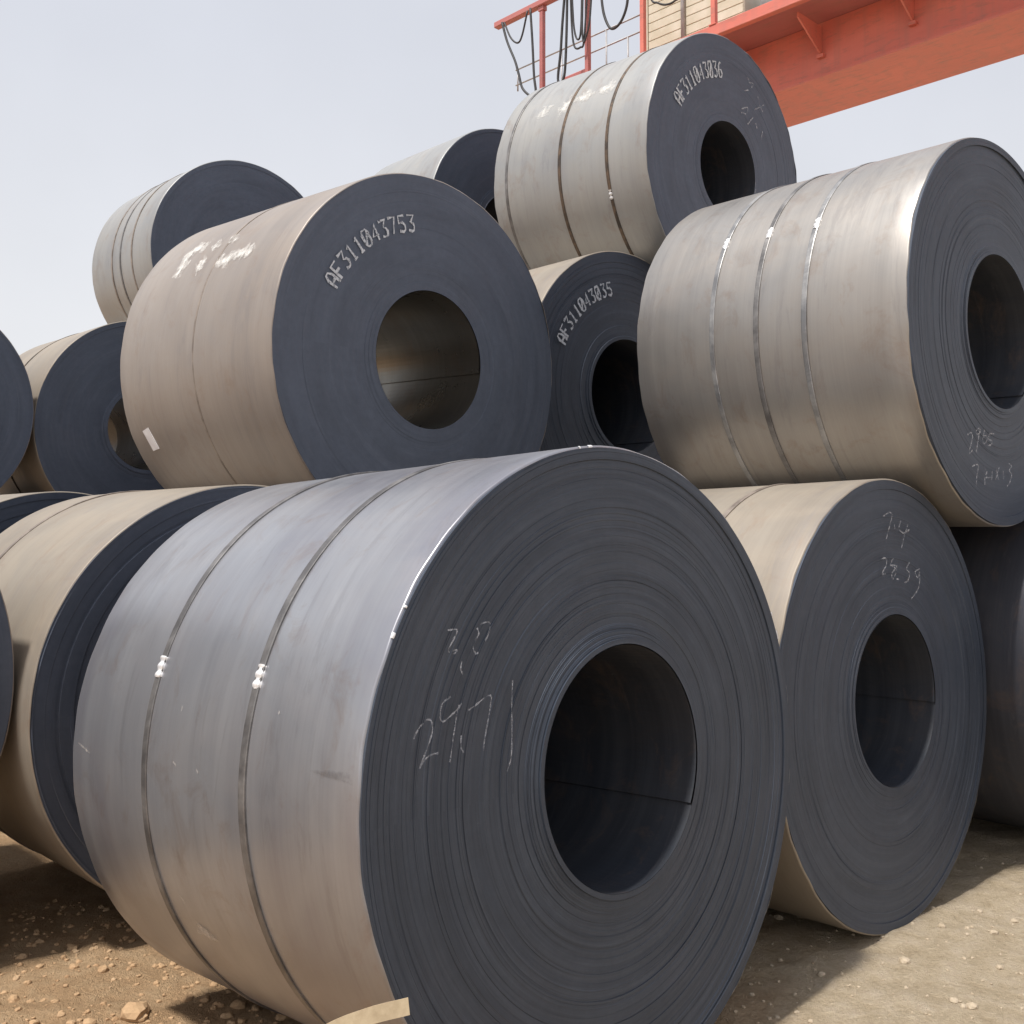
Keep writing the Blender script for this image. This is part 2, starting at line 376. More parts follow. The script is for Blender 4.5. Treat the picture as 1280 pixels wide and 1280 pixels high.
WAVE = {}
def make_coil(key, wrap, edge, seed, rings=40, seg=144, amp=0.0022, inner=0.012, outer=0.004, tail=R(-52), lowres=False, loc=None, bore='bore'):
    x, y, z, yaw, tilt, Ro, W, ri = COILS[key] if loc is None else loc
    root = link('steel_coil', None, None, (x, y, z-Ro), (R(tilt), 0, R(yaw)))
    C = (0, 0, Ro)
    g = np.random.default_rng(seed+50)
    ph = g.uniform(0, 6.28, 8)
    bev = 0.007
    def wav(th, yy):     # the wrap is never a perfect cylinder
        return 0.0034*math.sin(2*th+ph[0]+0.6*yy) + 0.0018*math.sin(3*th+ph[7]+yy) + 0.0011*math.sin(5*th+ph[1]-2.2*yy) + 0.0009*math.sin(3.1*yy+ph[2]+th)
    def edgewav(th): return 0.0026*math.sin(3*th+ph[6]) + 0.0026*math.sin(7*th+ph[3]) + 0.0022*math.sin(17*th+ph[4]) + 0.0014*math.sin(41*th+ph[5])
    rows = []
    def row(rr, yy, e):
        def fn(th):
            q = rr + wav(th, yy); return (q*math.cos(th), yy + e*edgewav(th), q*math.sin(th))
        return fn
    for k in range(4):
        a = k/3*math.pi/2
        rows.append(row(Ro-bev+bev*math.sin(a), bev-bev*math.cos(a), 1))
    nax = 6 if lowres else 14
    for k in range(1, nax): rows.append(row(Ro, bev+(W-2*bev)*k/nax, 0))
    for k in range(4):
        a = math.pi/2-k/3*math.pi/2
        rows.append(row(Ro-bev+bev*math.sin(a), W-bev+bev*math.cos(a), 1))
    v, f = lathe_grid(rows, seg)
    obj('outer_wrap', v, [q[::-1] for q in f], M[wrap], root, True, C)
    # front face: wound edges
    rad, off, fp, fk = face_profile(ri, Ro-bev, rings, seed, amp, inner, outer)
    rows = []
    def frow(rr, i, e):
        def fn(th):
            yy = off[i] + amp*0.8*math.sin(fk[i]*th+fp[i, 0]) - (amp*4.5*max(0.0, math.sin(th*fk[i]*0.5+fp[i, 1]))**6 if i % 4 == 1 else 0) + e*edgewav(th)
            q = rr + 0.0016*math.sin(th+fp[i, 1]) if 0 < e+1 and rr > ri+0.004 and rr < Ro-bev-0.004 else rr
            if rr >= Ro-bev-1e-6: q += wav(th, 0)
            return (q*math.cos(th), yy, q*math.sin(th))
        return fn
    def sw(th): return 0.0
    for i in range(rings):
        rows.append(frow(rad[i], i, 0)); rows.append(frow(rad[i+1], i, 0))
    rows.append(lambda th: tuple((Ro-bev+0.0004+wav(th, 0))*q for q in (math.cos(th), 0, math.sin(th)))[:1] + (0.014,) + ((Ro-bev+0.0004+wav(th, 0))*math.sin(th),))
    v, f = lathe_grid(rows, seg)
    obj('end_face', v, f, M[edge], root, False, C)
    # back face: plain ring
    rows = [lambda th: (ri*math.cos(th), W, ri*math.sin(th)), lambda th: ((ri+Ro)/2*math.cos(th), W+0.003, (ri+Ro)/2*math.sin(th)), lambda th: ((Ro-bev)*math.cos(th), W, (Ro-bev)*math.sin(th))]
    v, f = lathe_grid(rows, 96)
    obj('end_face', v, [q[::-1] for q in f], M[edge], root, False, C)
    # bore: inner wrap whose free end leaves a step along the bore
    nb = 10; bv = []; bf = []; sg = 96
    for k in range(nb+1):
        for q in range(sg+1):
            th = tail + 2*math.pi*q/sg
            rr = ri - 0.009*(1-q/sg)**4 - 0.001
            yy = off[0] + (W-off[0])*k/nb
            bv.append((rr*math.cos(th), yy, rr*math.sin(th)))
    for k in range(nb):
        for q in range(sg):
            bf.append((k*(sg+1)+q, k*(sg+1)+q+1, (k+1)*(sg+1)+q+1, (k+1)*(sg+1)+q))
        bf.append((k*(sg+1)+sg, k*(sg+1), (k+1)*(sg+1), (k+1)*(sg+1)+sg))
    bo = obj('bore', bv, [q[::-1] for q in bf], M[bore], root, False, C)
    WAVE[root.name] = wav
    root['R'] = Ro; root['W'] = W; root['front'] = float(off.min()-0.0035)
    return root

def strap(root, yy, mat, width=0.031, seal=None, seed=0, thick=0.0042, a0=0, a1=360, label=None):
    Ro = root['R']; g = np.random.default_rng(seed+300)
    p = g.uniform(0, 6.28, 4); n = 120; wav = WAVE[root.name]
    v, f = [], []
    for k in range(n+1):
        th = R(a0) + R(a1-a0)*k/n
        wv = wav(th, yy); r0 = Ro - 0.0015 + wv; r1 = Ro + wv + thick + 0.0016 + 0.0012*math.sin(3*th+p[0]) + 0.0008*math.sin(11*th+p[1])
        yc = yy + 0.005*math.sin(th+p[2]) + 0.003*math.sin(2*th+p[3])
        w = width/2
        for rr, dy in ((r0, -w), (r1-0.0012, -w), (r1, -w+0.004), (r1, w-0.004), (r1-0.0012, w), (r0, w)):
            v.append((rr*math.cos(th), yc+dy, rr*math.sin(th)))
    for k in range(n):
        for q in range(5):
            f.append((k*6+q, (k+1)*6+q, (k+1)*6+q+1, k*6+q+1))
    o = obj('strap', v, f, M[mat], root, False, (0, 0, Ro))
    if seal is not None:
        # crimped clip: three pinched lobes along the strap
        v, f = [], []; L = 0.070; m = 18
        for k in range(m+1):
            t = k/m; th = R(seal) + (t-0.5)*L/Ro
            wd = width*0.5*(1.08+0.07*math.sin(t*15+seed)) * (1 if 0 < k < m else 0.8)
            hh = 0.006 + 0.0020*math.sin(t*15+seed)
            yc = yy + 0.005*math.sin(th+p[2]) + 0.003*math.sin(2*th+p[3])
            wv = wav(th, yy)
            for rr, dy in ((Ro+wv, -wd), (Ro+wv+hh, -wd*0.85), (Ro+wv+hh+0.004, 0), (Ro+wv+hh, wd*0.85), (Ro+wv, wd)):
                v.append((rr*math.cos(th), yc+dy, rr*math.sin(th)))
        for k in range(m):
            for q in range(4): f.append((k*5+q, (k+1)*5+q, (k+1)*5+q+1, k*5+q+1))
        f += [(0, 1, 2, 3, 4), tuple(m*5+q for q in (4, 3, 2, 1, 0))]
        obj('strap_seal', v, f, M['seal'], o, False)
    return o

def ribbon(pts, width, i0, place, cols=2):
    v, f = [], []
    for i, p in enumerate(pts):
        t = pts[min(i+1, len(pts)-1)]-pts[max(i-1, 0)]; t = t/(np.linalg.norm(t)+1e-9)
        nrm = np.array([-t[1], t[0]]); w = width*(0.42+0.15*math.sin(i*1.7+i0))
        for k in range(cols): v.append(place(p + nrm*w*(2*k/(cols-1)-1)))
    for i in range(len(pts)-1):
        for k in range(cols-1): f.append((cols*i+k, cols*i+k+1, cols*(i+1)+k+1, cols*(i+1)+k))
    return v, f

def soft(o, vals):
    """0 at a mark's edge, 1 along its middle: how much pigment took"""
    at = o.data.attributes.new('pigment', 'FLOAT', 'POINT')
    at.data.foreach_set('value', [float(x) for x in vals])
    return o

def face_strokes(root, name, groups, width, mat, label=None, smooth=4):
    """flat ribbons of chalk or paint on the end face, one object per figure; strokes in the face's own x, z metres"""
    Ro = root['R']
    for gi, strokes in enumerate(groups):
        b = MB(); y = root['front']
        for s_ in strokes:
            pts = spline(s_, smooth) if len(s_) > 2 and smooth > 1 else [np.array(p, float) for p in s_]
            b.add(*ribbon(pts, width, gi, lambda q: (q[0], y, q[1]), 3))
            y -= 0.00025
        o = b.build(name, mat, root, False, (0, 0, Ro)); soft(o, [(0.35, 1, 0.35)[k % 3] for k in range(len(b.v))])

def body_strokes(root, name, strokes, width, mat, label=None, lift=0.0022):
    """the same on the outer wrap; strokes in (degrees round the coil, metres along it)"""
    Ro = root['R']; wav = WAVE[root.name]
    for gi, s_ in enumerate(strokes):
        P = [np.array((R(a)*Ro, yy)) for a, yy in s_]
        pts = spline(P, 4) if len(P) > 2 else [P[0]+(P[1]-P[0])*t for t in np.linspace(0, 1, 5)]
        rr = Ro + lift + 0.0003*gi
        b = MB().add(*ribbon(pts, width, gi, lambda q: ((rr+wav(q[0]/Ro, q[1]))*math.cos(q[0]/Ro), q[1], (rr+wav(q[0]/Ro, q[1]))*math.sin(q[0]/Ro)), 5))
        o = b.build(name, mat, root, False, (0, 0, Ro)); nv = len(b.v)//5
        soft(o, [(0, .6, 1, .6, 0)[k % 5]*min(1, 0.25+(k//5)/3, 0.25+(nv-1-k//5)/3) for k in range(len(b.v))])

def body_patch(root, name, poly, mat, label=None, lift=0.0025, thick=0.0):
    wav = WAVE[root.name]; Ro = root['R']; P = np.array([(R(a), yy) for a, yy in poly]); c = P.mean(0)
    v = []; f = []; n = len(P)
    for t in (0.0, 0.5, 1.0):
        for p in P:
            q = c+(p-c)*t; rq = Ro+lift+wav(q[0], q[1]); v.append((rq*math.cos(q[0]), q[1], rq*math.sin(q[0])))
    for k in range(2):
        for i in range(n): f.append((k*n+i, k*n+(i+1) % n, (k+1)*n+(i+1) % n, (k+1)*n+i))
    if thick:
        b = len(v)
        for p in P: v.append(((Ro-0.001)*math.cos(p[0]), p[1], (Ro-0.001)*math.sin(p[0])))
        for i in range(n): f.append((2*n+i, 2*n+(i+1) % n, b+(i+1) % n, b+i))
    o = obj(name, v, f, mat, root, False, (0, 0, Ro))
    soft(o, ([1]*n+[0.8]*n+[0.1]*n+[0.1]*n)[:len(v)])
    if label: o['label'] = label
    return o

# stencil glyphs as strokes in a unit cell (0..1 wide, 0..1 high)
GLYPH = {
 'A': [[(0, 0), (0, .7), (.3, 1), (.7, 1), (1, .7), (1, 0)], [(0, .42), (1, .42)]],
 'F': [[(0, 0), (0, 1), (1, 1)], [(0, .52), (.8, .52)]],
 '0': [[(.2, 0), (0, .2), (0, .8), (.2, 1), (.8, 1), (1, .8), (1, .2), (.8, 0), (.2, 0)], [(.1, .12), (.9, .88)]],
 '1': [[(.2, .78), (.5, 1), (.5, 0)], [(.15, 0), (.85, 0)]],
 '3': [[(0, 1), (1, 1), (.45, .58), (.85, .5), (1, .3), (.85, .05), (.5, 0), (0, .08)]],
 '4': [[(.75, 0), (.75, 1), (0, .32), (1, .32)]],
 '5': [[(1, 1), (.1, 1), (.05, .55), (.6, .6), (1, .4), (.95, .12), (.6, 0), (0, .08)]],
 '6': [[(.9, .95), (.5, 1), (.1, .75), (0, .3), (.2, 0), (.8, 0), (1, .25), (.8, .5), (.3, .5), (.05, .3)]],
 '7': [[(0, 1), (1, 1), (.35, 0)]],
}
def arc_code(root, text, ang0, ang1, r_in, r_out, width, label):
    groups = []; n = len(text); step = (ang1-ang0)/n; cw = 0.66
    for i, ch in enumerate(text):
        st = []; groups.append(st)
        for s_ in GLYPH[ch]:
            pts = []
            for (u, w_) in s_:
                a = R(ang0 + step*(i + 0.17 + cw*u)); r = r_in + (r_out-r_in)*w_
                pts.append((r*math.cos(a), r*math.sin(a)))
            st.append(pts)
    return face_strokes(root, 'painted_character', groups, width, M['code_paint'], label, smooth=1)

CG = 'steel coils stacked in the yard'
coil = {}
def named(key, label, *a, **k):
    r = make_coil(key, *a, **k); tag(r, label, 'steel coil', CG); coil[key] = r; return r

named('A', 'largest, nearest coil, silver-grey with two straps, chalked 29.71 on its end face', 'silver', 'edge_grey', 11, rings=120, seg=256, amp=0.00045, inner=0.020, outer=0.005, tail=R(-28))
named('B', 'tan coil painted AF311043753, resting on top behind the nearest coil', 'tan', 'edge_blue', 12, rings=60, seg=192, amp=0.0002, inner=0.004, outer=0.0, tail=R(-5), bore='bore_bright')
named('C', 'pale silver coil painted AF311043036 on top of the stack before the crane', 'pale', 'edge_blue', 13, rings=46, seg=160, amp=0.0002, inner=0.004, outer=0.0)
named('D', 'half hidden coil painted AF311043035 between the tan coil and the right-hand upper coil', 'dusty', 'edge_slate', 14, rings=46, seg=160, amp=0.0006, inner=0.012, outer=0.0)
named('E', 'warm grey upper coil at the right edge with three bright-clipped straps', 'warm', 'edge_slate', 15, rings=80, seg=208, amp=0.0003, inner=0.012, outer=0.010)
named('F', 'ground coil chalked 7.4 and 28.59, just right of the nearest coil', 'dusty', 'edge_slate', 16, rings=90, seg=208, amp=0.0003, inner=0.010, outer=0.004, tail=R(-8))
named('G', 'dusty ground coil behind the nearest coil, showing a dark crescent of its face', 'dusty', 'edge_navy', 17, rings=60, seg=192, amp=0.0016, inner=0.010, outer=0.004)
named('H', 'distant grey coil at top left against the sky, above the tan coil', 'pale', 'edge_blue', 18, rings=36, seg=144, amp=0.0002)
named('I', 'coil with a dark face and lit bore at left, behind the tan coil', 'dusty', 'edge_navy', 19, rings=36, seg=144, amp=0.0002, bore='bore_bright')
named('J', 'dark coil face cut off by the left edge of the picture, halfway up', 'tan', 'edge_blue', 20, rings=36, seg=144, amp=0.0002)
named('K', 'distant coil peeking between the tan coil and the pale top coil', 'pale', 'edge_navy', 21, rings=36, seg=144, amp=0.0002)
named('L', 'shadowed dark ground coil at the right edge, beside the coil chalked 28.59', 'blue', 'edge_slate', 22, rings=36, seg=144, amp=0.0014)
named('N', 'ground coil at the left edge of which only a sliver shows beside the dusty coil', 'tan', 'edge_navy', 23, rings=36, seg=144, amp=0.0014)
named('M', 'ground coil with only its dark face top showing behind the dusty coil', 'dusty', 'edge_navy', 24, rings=30, seg=144, amp=0.0014)
named('P', 'far brown coil glimpsed through the gap beneath the two dark faces at left', 'tan', 'edge_navy', 25, rings=24, seg=120, amp=0.0014)
proto = None
for i, (lat, ax, z) in enumerate(HIDDEN):
    x, y = stack_pos(lat, ax)
    if proto is None:
        proto = make_coil('', 'tan', 'edge_navy', 40, rings=16, seg=96, lowres=True, loc=(x, y, z, 45.5, 0, 1.0, 1.5, 0.381)); r = proto
    else:
        r = proto.copy(); COL.objects.link(r); r.location = (x, y, z-1.0)
        for ch in proto.children:
            c_ = ch.copy(); COL.objects.link(c_); c_.parent = r
    tag(r, 'steel coil deep inside the stack, hidden behind the nearer coils', 'steel coil', 'coils hidden inside the stack')

A, B, C_, D, E, F, G, H = (coil[k] for k in 'ABCDEFGH')
strap(A, 1.145, 'strap_grey', 0.034, seal=160.2, seed=1)
strap(A, 0.537, 'strap_grey', 0.034, seal=160.3, seed=2)
strap(E, 1.105, 'strap_pale', 0.030, seal=149.7, seed=3)
strap(E, 0.834, 'strap_grey', 0.030, seal=149.4, seed=4)
strap(E, 0.543, 'strap_pale', 0.030, seal=149.9, seed=5)
strap(C_, 1.42, 'strap_grey', 0.026, seed=6)
strap(C_, 0.83, 'strap_dark', 0.026, seed=7)
strap(C_, 0.36, 'strap_dark', 0.026, seal=-160, seed=8)
strap(B, 0.735, 'strap_tan_grey', 0.016, seed=9, thick=0.0012)
strap(G, 1.10, 'strap_tan_grey', 0.028, seed=10)
strap(F, 0.535, 'strap_tan_grey', 0.028, seed=11)
strap(H, 0.86, 'strap_tan_grey', 0.024, seed=12)
strap(H, 0.66, 'strap_grey', 0.026, seed=13)
strap(H, 0.40, 'strap_tan_grey', 0.024, seed=14)
strap(coil['I'], 0.8, 'strap_dark', 0.026, seed=15)

arc_code(B, 'AF311043753', 156.5, 100.5, 0.700, 0.786, 0.0155, 'AF311043753 in pale stencil paint along the rim')
arc_code(D, 'AF311043035', 157.5, 104.0, 0.722, 0.812, 0.0175, 'AF311043035 in pale stencil paint along the rim')
arc_code(C_, 'AF311043036', 153.5, 99.0, 0.694, 0.806, 0.0175, 'AF311043036 in pale stencil paint along the rim')

A_face = [[(-0.742,0.476),(-0.707,0.475),(-0.719,0.452),(-0.741,0.42),(-0.709,0.421),(-0.721,0.41)],[(-0.633,0.475),(-0.627,0.459),(-0.64,0.442),(-0.649,0.425),(-0.641,0.405),(-0.631,0.408)],[(-0.62,0.483),(-0.599,0.489),(-0.583,0.482),(-0.59,0.456),(-0.604,0.435)],[(-0.692,0.39),(-0.697,0.369),(-0.69,0.354)],[(-0.865,0.208),(-0.848,0.231),(-0.821,0.25),(-0.804,0.244),(-0.802,0.216),(-0.823,0.173),(-0.848,0.13),(-0.829,0.15),(-0.807,0.159),(-0.782,0.16)],[(-0.735,0.3),(-0.764,0.286),(-0.773,0.258),(-0.766,0.238),(-0.731,0.253),(-0.708,0.267),(-0.696,0.278)],[(-0.704,0.275),(-0.711,0.263),(-0.727,0.201),(-0.743,0.13)],[(-0.701,0.193),(-0.703,0.164),(-0.694,0.148)],[(-0.673,0.256),(-0.636,0.271),(-0.606,0.285),(-0.586,0.283),(-0.594,0.244),(-0.616,0.168),(-0.62,0.141)],[(-0.501,0.318),(-0.507,0.251),(-0.509,0.184),(-0.515,0.109),(-0.533,0.072)]]
F_face = [[(-0.074,0.847),(-0.024,0.861),(0.011,0.854),(-0.022,0.794),(-0.055,0.741)],[(0.028,0.807),(0.034,0.787)],[(0.095,0.825),(0.074,0.787),(0.119,0.767),(0.183,0.784)],[(0.167,0.808),(0.125,0.753),(0.091,0.696)],[(-0.11,0.649),(-0.069,0.652),(-0.064,0.622),(-0.109,0.582),(-0.074,0.581)],[(0.008,0.65),(-0.025,0.621),(0.037,0.613),(-0.012,0.581),(-0.007,0.553),(0.032,0.596),(-0.029,0.621)],[(0.029,0.553),(0.06,0.551)],[(0.166,0.627),(0.134,0.597),(0.165,0.576),(0.144,0.542),(0.106,0.533)],[(0.269,0.593),(0.222,0.581),(0.25,0.552),(0.27,0.579),(0.262,0.524),(0.237,0.491),(0.166,0.453)]]
E_face = [[(-0.454,-0.578),(-0.413,-0.563),(-0.392,-0.579),(-0.417,-0.626),(-0.436,-0.657),(-0.431,-0.667),(-0.396,-0.65)],[(-0.314,-0.534),(-0.35,-0.551),(-0.339,-0.566),(-0.301,-0.554),(-0.308,-0.539),(-0.329,-0.596),(-0.356,-0.658)],[(-0.25,-0.54),(-0.276,-0.588),(-0.26,-0.61),(-0.22,-0.585),(-0.245,-0.566),(-0.27,-0.58)],[(-0.136,-0.552),(-0.191,-0.557),(-0.205,-0.584),(-0.163,-0.592),(-0.176,-0.611),(-0.219,-0.618)],[(-0.412,-0.736),(-0.371,-0.722),(-0.335,-0.728),(-0.355,-0.774),(-0.366,-0.83)],[(-0.256,-0.74),(-0.267,-0.822)],[(-0.233,-0.75),(-0.252,-0.781),(-0.168,-0.778)],[(-0.172,-0.742),(-0.181,-0.792)],[(-0.123,-0.736),(-0.099,-0.787)],[(-0.085,-0.724),(-0.132,-0.788)],[(-0.037,-0.738),(-0.033,-0.785)],[(0.035,-0.698),(0.073,-0.713),(0.039,-0.735),(0.07,-0.755),(0.048,-0.793),(0.008,-0.821)]]
C_face = [[(0.223,0.796),(0.245,0.772)],[(0.242,0.756),(0.313,0.768),(0.275,0.721)],[(0.184,0.673),(0.245,0.697)],[(0.37,0.684),(0.392,0.67)],[(0.321,0.558),(0.466,0.641)],[(0.39,0.639),(0.45,0.58)],[(0.147,0.518),(0.233,0.553),(0.221,0.499),(0.148,0.488)],[(0.238,0.419),(0.318,0.502)],[(0.352,0.466),(0.375,0.422)],[(0.457,0.429),(0.438,0.357)],[(0.371,-0.004),(0.376,-0.124)]]
B_body = [[(153.816,1.131),(149.65,1.122),(143.876,1.151),(141.394,1.114),(140.897,0.991)],[(152.494,0.932),(150.895,0.902),(148.37,0.87)],[(144.722,0.889),(141.472,0.842)],[(152.802,0.719),(151.681,0.665),(151.179,0.586),(148.399,0.587)],[(144.124,0.721),(140.278,0.687)],[(152.935,0.484),(150.612,0.484),(150.881,0.431),(148.831,0.388)]]
C_body = [[(156.861,1.126),(149.646,1.099)],[(156.212,0.946),(154.327,0.875),(149.608,0.809)],[(153.604,0.755),(151.986,0.686),(148.581,0.643)],[(153.82,0.51),(151.692,0.487),(149.066,0.41)]]
face_strokes(A, 'chalk_stroke', [[q] for q in A_face], 0.0055, M['faint_chalk'], 'faint chalk scrawl reading 29.71')
face_strokes(F, 'chalk_stroke', [[q] for q in F_face], 0.0085, M['chalk'], 'chalk figures 7.4 above 28.59')
face_strokes(E, 'chalk_stroke', [[q] for q in E_face], 0.0090, M['chalk'], 'chalk figures 2965 above a scrawled size')
face_strokes(C_, 'chalk_stroke', [[q] for q in C_face], 0.0110, M['chalk'], 'rubbed chalk scrawl')
body_strokes(B, 'paint_smear', B_body, 0.13, M['white_smear'], 'smeared white paint writing')
body_strokes(C_, 'paint_smear', C_body, 0.16, M['white_smear'], 'smeared white paint writing')
body_patch(B, 'label_tag', [(-156.62,1.399),(-157.671,1.324),(-150.304,1.294),(-149.588,1.369)], M['label_paper'], 'small pale pink paper label', 0.006, 0.004)
body_patch(A, 'stain', [(172.805,0.217),(173.088,0.212),(173.284,0.129),(173.713,0.022),(171.705,0.019)], M['dark_stain'])
body_patch(A, 'scuff', [(-155.418,0.993),(-154.816,0.942),(-151.341,0.868),(-151.315,0.945),(-151.53,1.02)], M['scuff'])
body_strokes(A, 'scuff', [[(166.4,0.937),(167.9,0.937)],[(175.9,0.95),(176.4,0.925)],[(176.2,0.803),(176.9,0.79)],[(165.1,0.395),(165.7,0.393)],[(176.3,1.64),(178.0,1.53)],[(-160,1.02),(-157,1.0)]], 0.013, M['scuff'])

for a0, a1 in ((95.2, 96.4), (98.5, 98.9), (18.5, 20.5), (24.0, 24.8), (152.0, 152.9), (147.6, 148.0)):  # nicks along the rim, their glint painted in with a bright material
    v, f = [], []
    for k in range(7):
        th = R(a0+(a1-a0)*k/6); ra = 1.023+WAVE[A.name](th, 0); w_ = 0.0018*math.sin(math.pi*(k+0.6)/7.2)
        for dr, yy in ((-0.007, -0.0035-w_), (-0.0025, -0.0045-w_), (0.0016, 0.001)):
            v.append(((ra+dr)*math.cos(th), yy, (ra+dr)*math.sin(th)))
    for k in range(6): f += [(3*k, 3*k+1, 3*k+4, 3*k+3), (3*k+1, 3*k+2, 3*k+5, 3*k+4)]
    obj('rim_nick_glint', v, f, M['seal'], A, True, (0, 0, 1.023))

# ------------------------------------------------------------------ gantry crane
CY = R(45)
crane = link('gantry_crane', None, None, (0, 0, 0), (0, 0, CY))
# local x = lat, local y = ax (along the girder), z up; put the empty at the foot of a leg
CR0 = (12.66, 0.0)
crane.location = (CR0[0]*math.cos(CY), CR0[0]*math.sin(CY), ground_z(9, 9))
GZ = crane.location.z
tag(crane, 'red gantry crane girder with railed walkway and hanging black cables behind the stack', 'crane')
def red(name, a, b, seed, rough=0.5):
    s = N(name)
    n = s.noise(s.mapping((1.1, 0.5, 2.4), (seed, 0, 0)), 1.0, 7, 0.62, 0.4)
    d = s.noise(s.mapping((14, 3, 14), (0, seed, 0)), 1.0, 7, 0.7)
    c = s.ramp(n, [(0.3, a), (0.7, b)])
    c = s.mix(s.math('MULTIPLY', s.ramp(d, [(0.52, 0.0), (0.70, 1.0)]), 0.5), c, (0.24, 0.13, 0.10))
    st = s.noise(s.mapping((4, 6, 0.5), (seed, 0, 0)), 1.0, 5, 0.6)
    c = s.mix(s.math('MULTIPLY', s.ramp(st, [(0.48, 0.0), (0.70, 1.0)]), 0.4), c, (0.40, 0.16, 0.13))
    c = s.mix(0.06, c, (0.62, 0.55, 0.52))  # greys the paint slightly: mist mixed into the colour
    return s.out(c, s.math('ADD', s.math('MULTIPLY', n, 0.25), rough-0.1), 0.0, s.bump(d, 0.15, 0.004))
M['red'] = red('crane_red_paint', (0.60, 0.135, 0.095), (0.72, 0.195, 0.145), 3)
M['dark_red'] = red('crane_dull_red', (0.38, 0.11, 0.11), (0.48, 0.15, 0.14), 5)
M['rail'] = metal_material('thin_rail_steel', (0.34, 0.33, 0.34), (0.44, 0.43, 0.43), 6, 5, 0.3, 0.5)
M['rubber'] = metal_material('cable_rubber', (0.025, 0.025, 0.028), (0.045, 0.045, 0.048), 7, 12, 0.0, 0.6)
M['cream'] = metal_material('cream_sheet_metal', (0.58, 0.54, 0.42), (0.68, 0.64, 0.53), 8, 2.5, 0.0, 0.55, bump=0.05)
M['grey_box'] = metal_material('grey_enamel', (0.20, 0.20, 0.20), (0.30, 0.30, 0.29), 9, 4, 0.1, 0.5)
def cx(lat): return lat-CR0[0]
Y_A, Y_B = -9.0, 9.7
g = MB()
g.box(cx(12.66), cx(13.80), Y_A, Y_B, 8.0-GZ, 8.76-GZ)
gird = g.build('girder', M['red'], crane)
for (x0, x1, z0, z1) in ((12.60, 13.86, 7.965, 7.998),):
    MB().box(cx(x0), cx(x1), Y_A-0.02, Y_B+0.02, z0-GZ, z1-GZ).build('bottom_flange', M['red'], gird)
k = 0
yy = Y_B-0.85
for k in range(14):
    yy = 8.62-1.335*k
    if yy < Y_A: break
    b = MB(); t = 0.012; x0, x1 = cx(12.655), cx(12.05); z1, z0 = 8.695-GZ, 8.28-GZ
    v = [(x0, yy-t, z1), (x1, yy-t, z1), (x1, yy-t, z1-0.07), (x0, yy-t, z0), (x0, yy+t, z1), (x1, yy+t, z1), (x1, yy+t, z1-0.07), (x0, yy+t, z0)]
    b.add(v, [(0,1,2,3),(7,6,5,4),(0,4,5,1),(1,5,6,2),(2,6,7,3),(3,7,4,0)])
    b.box(cx(12.60), cx(12.655), yy-0.05, yy+0.05, z0-0.03, z0+0.02)
    b.build('bracket', M['red'], crane)
deck = MB().box(cx(11.88), cx(13.95), Y_A, 12.35, 8.765-GZ, 8.80-GZ).build('walkway_deck', M['dark_red'], crane)
MB().box(cx(11.78), cx(11.875), Y_A, 12.38, 8.68-GZ, 8.845-GZ, 0.008).build('edge_channel', M['red'], deck)
MB().box(cx(12.58), cx(12.68), 9.42, 12.30, 8.803-GZ, 9.05-GZ, 0.01).build('toe_beam', M['red'], deck)
MB().box(cx(12.1), cx(12.5), 11.25, 11.75, 8.803-GZ, 9.2-GZ, 0.02).build('end_stop', M['dark_red'], deck)
POSTS = [11.94, 10.92, 9.79, 8.49, 7.2, 5.9, 4.6, 3.3, 2.0, 0.7, -0.6, -1.9, -3.2, -4.5, -5.8]
for py in POSTS:
    p = MB().box(cx(11.79), cx(11.86), py-0.035, py+0.035, 8.848-GZ, 10.37-GZ, 0.006).build('post', M['dark_red'] if py > 10 else M['red'], crane)
    MB().box(cx(11.77), cx(11.88), py-0.06, py+0.06, 8.846-GZ, 8.862-GZ).build('base_plate', M['red'], p)
    MB().box(cx(11.78), cx(11.87), py-0.06, py+0.06, 10.30-GZ, 10.372-GZ).build('cap_bracket', M['dark_red'], p)
tr = MB().box(cx(11.75), cx(11.87), -5.9, 13.05, 10.374-GZ, 10.475-GZ, 0.012).build('cable_track', M['dark_red'], crane)
for rz in (10.00, 9.72):
    MB().tube([(cx(12.6), 13.4, rz-GZ), (cx(12.6), 10.3, rz-GZ)], 0.014, 8).build('handrail', M['rail'], crane, True)
for py, z1 in ((13.35, 10.0), (12.25, 10.0), (11.22, 10.0), (10.75, 9.72)):
    MB().tube([(cx(12.6), py, 8.802-GZ if py < 12.3 else 9.6-GZ), (cx(12.6), py, z1-GZ)], 0.014, 8).build('stanchion', M['rail'], crane, True)
LOOPS = [[(12.79,10.36),(12.66,9.98),(12.47,9.59),(12.38,9.34),(12.28,9.05),(12.06,8.85),(11.97,8.9),(12.01,9.19),(12.05,9.78),(12.1,10.36)],[(12.76,10.36),(12.6,10.04),(12.43,9.89),(12.32,9.98),(12.19,10.36)],[(11.27,10.36),(11.33,9.82),(11.37,9.37),(11.43,8.95),(11.36,8.86),(11.28,9.0),(11.24,9.6),(11.22,10.36)],[(11.2,10.36),(11.16,9.65),(11.1,9.37),(10.98,9.33),(10.9,9.43),(10.82,10.36)],[(11.16,10.36),(11.11,9.7),(11.03,9.47),(10.96,9.6),(10.93,10.36)],[(10.68,10.36),(10.74,9.68),(10.82,9.43),(10.87,9.36),(10.9,9.6),(10.88,10.36)],[(10.56,10.36),(10.54,9.98),(10.48,9.66),(10.35,9.42),(10.18,9.43),(10.05,9.6),(10.0,9.85),(9.99,10.36)],[(9.62,10.36),(9.53,9.61),(9.39,9.46),(9.24,9.38),(9.08,9.38),(8.98,9.5),(8.9,10.36)]]
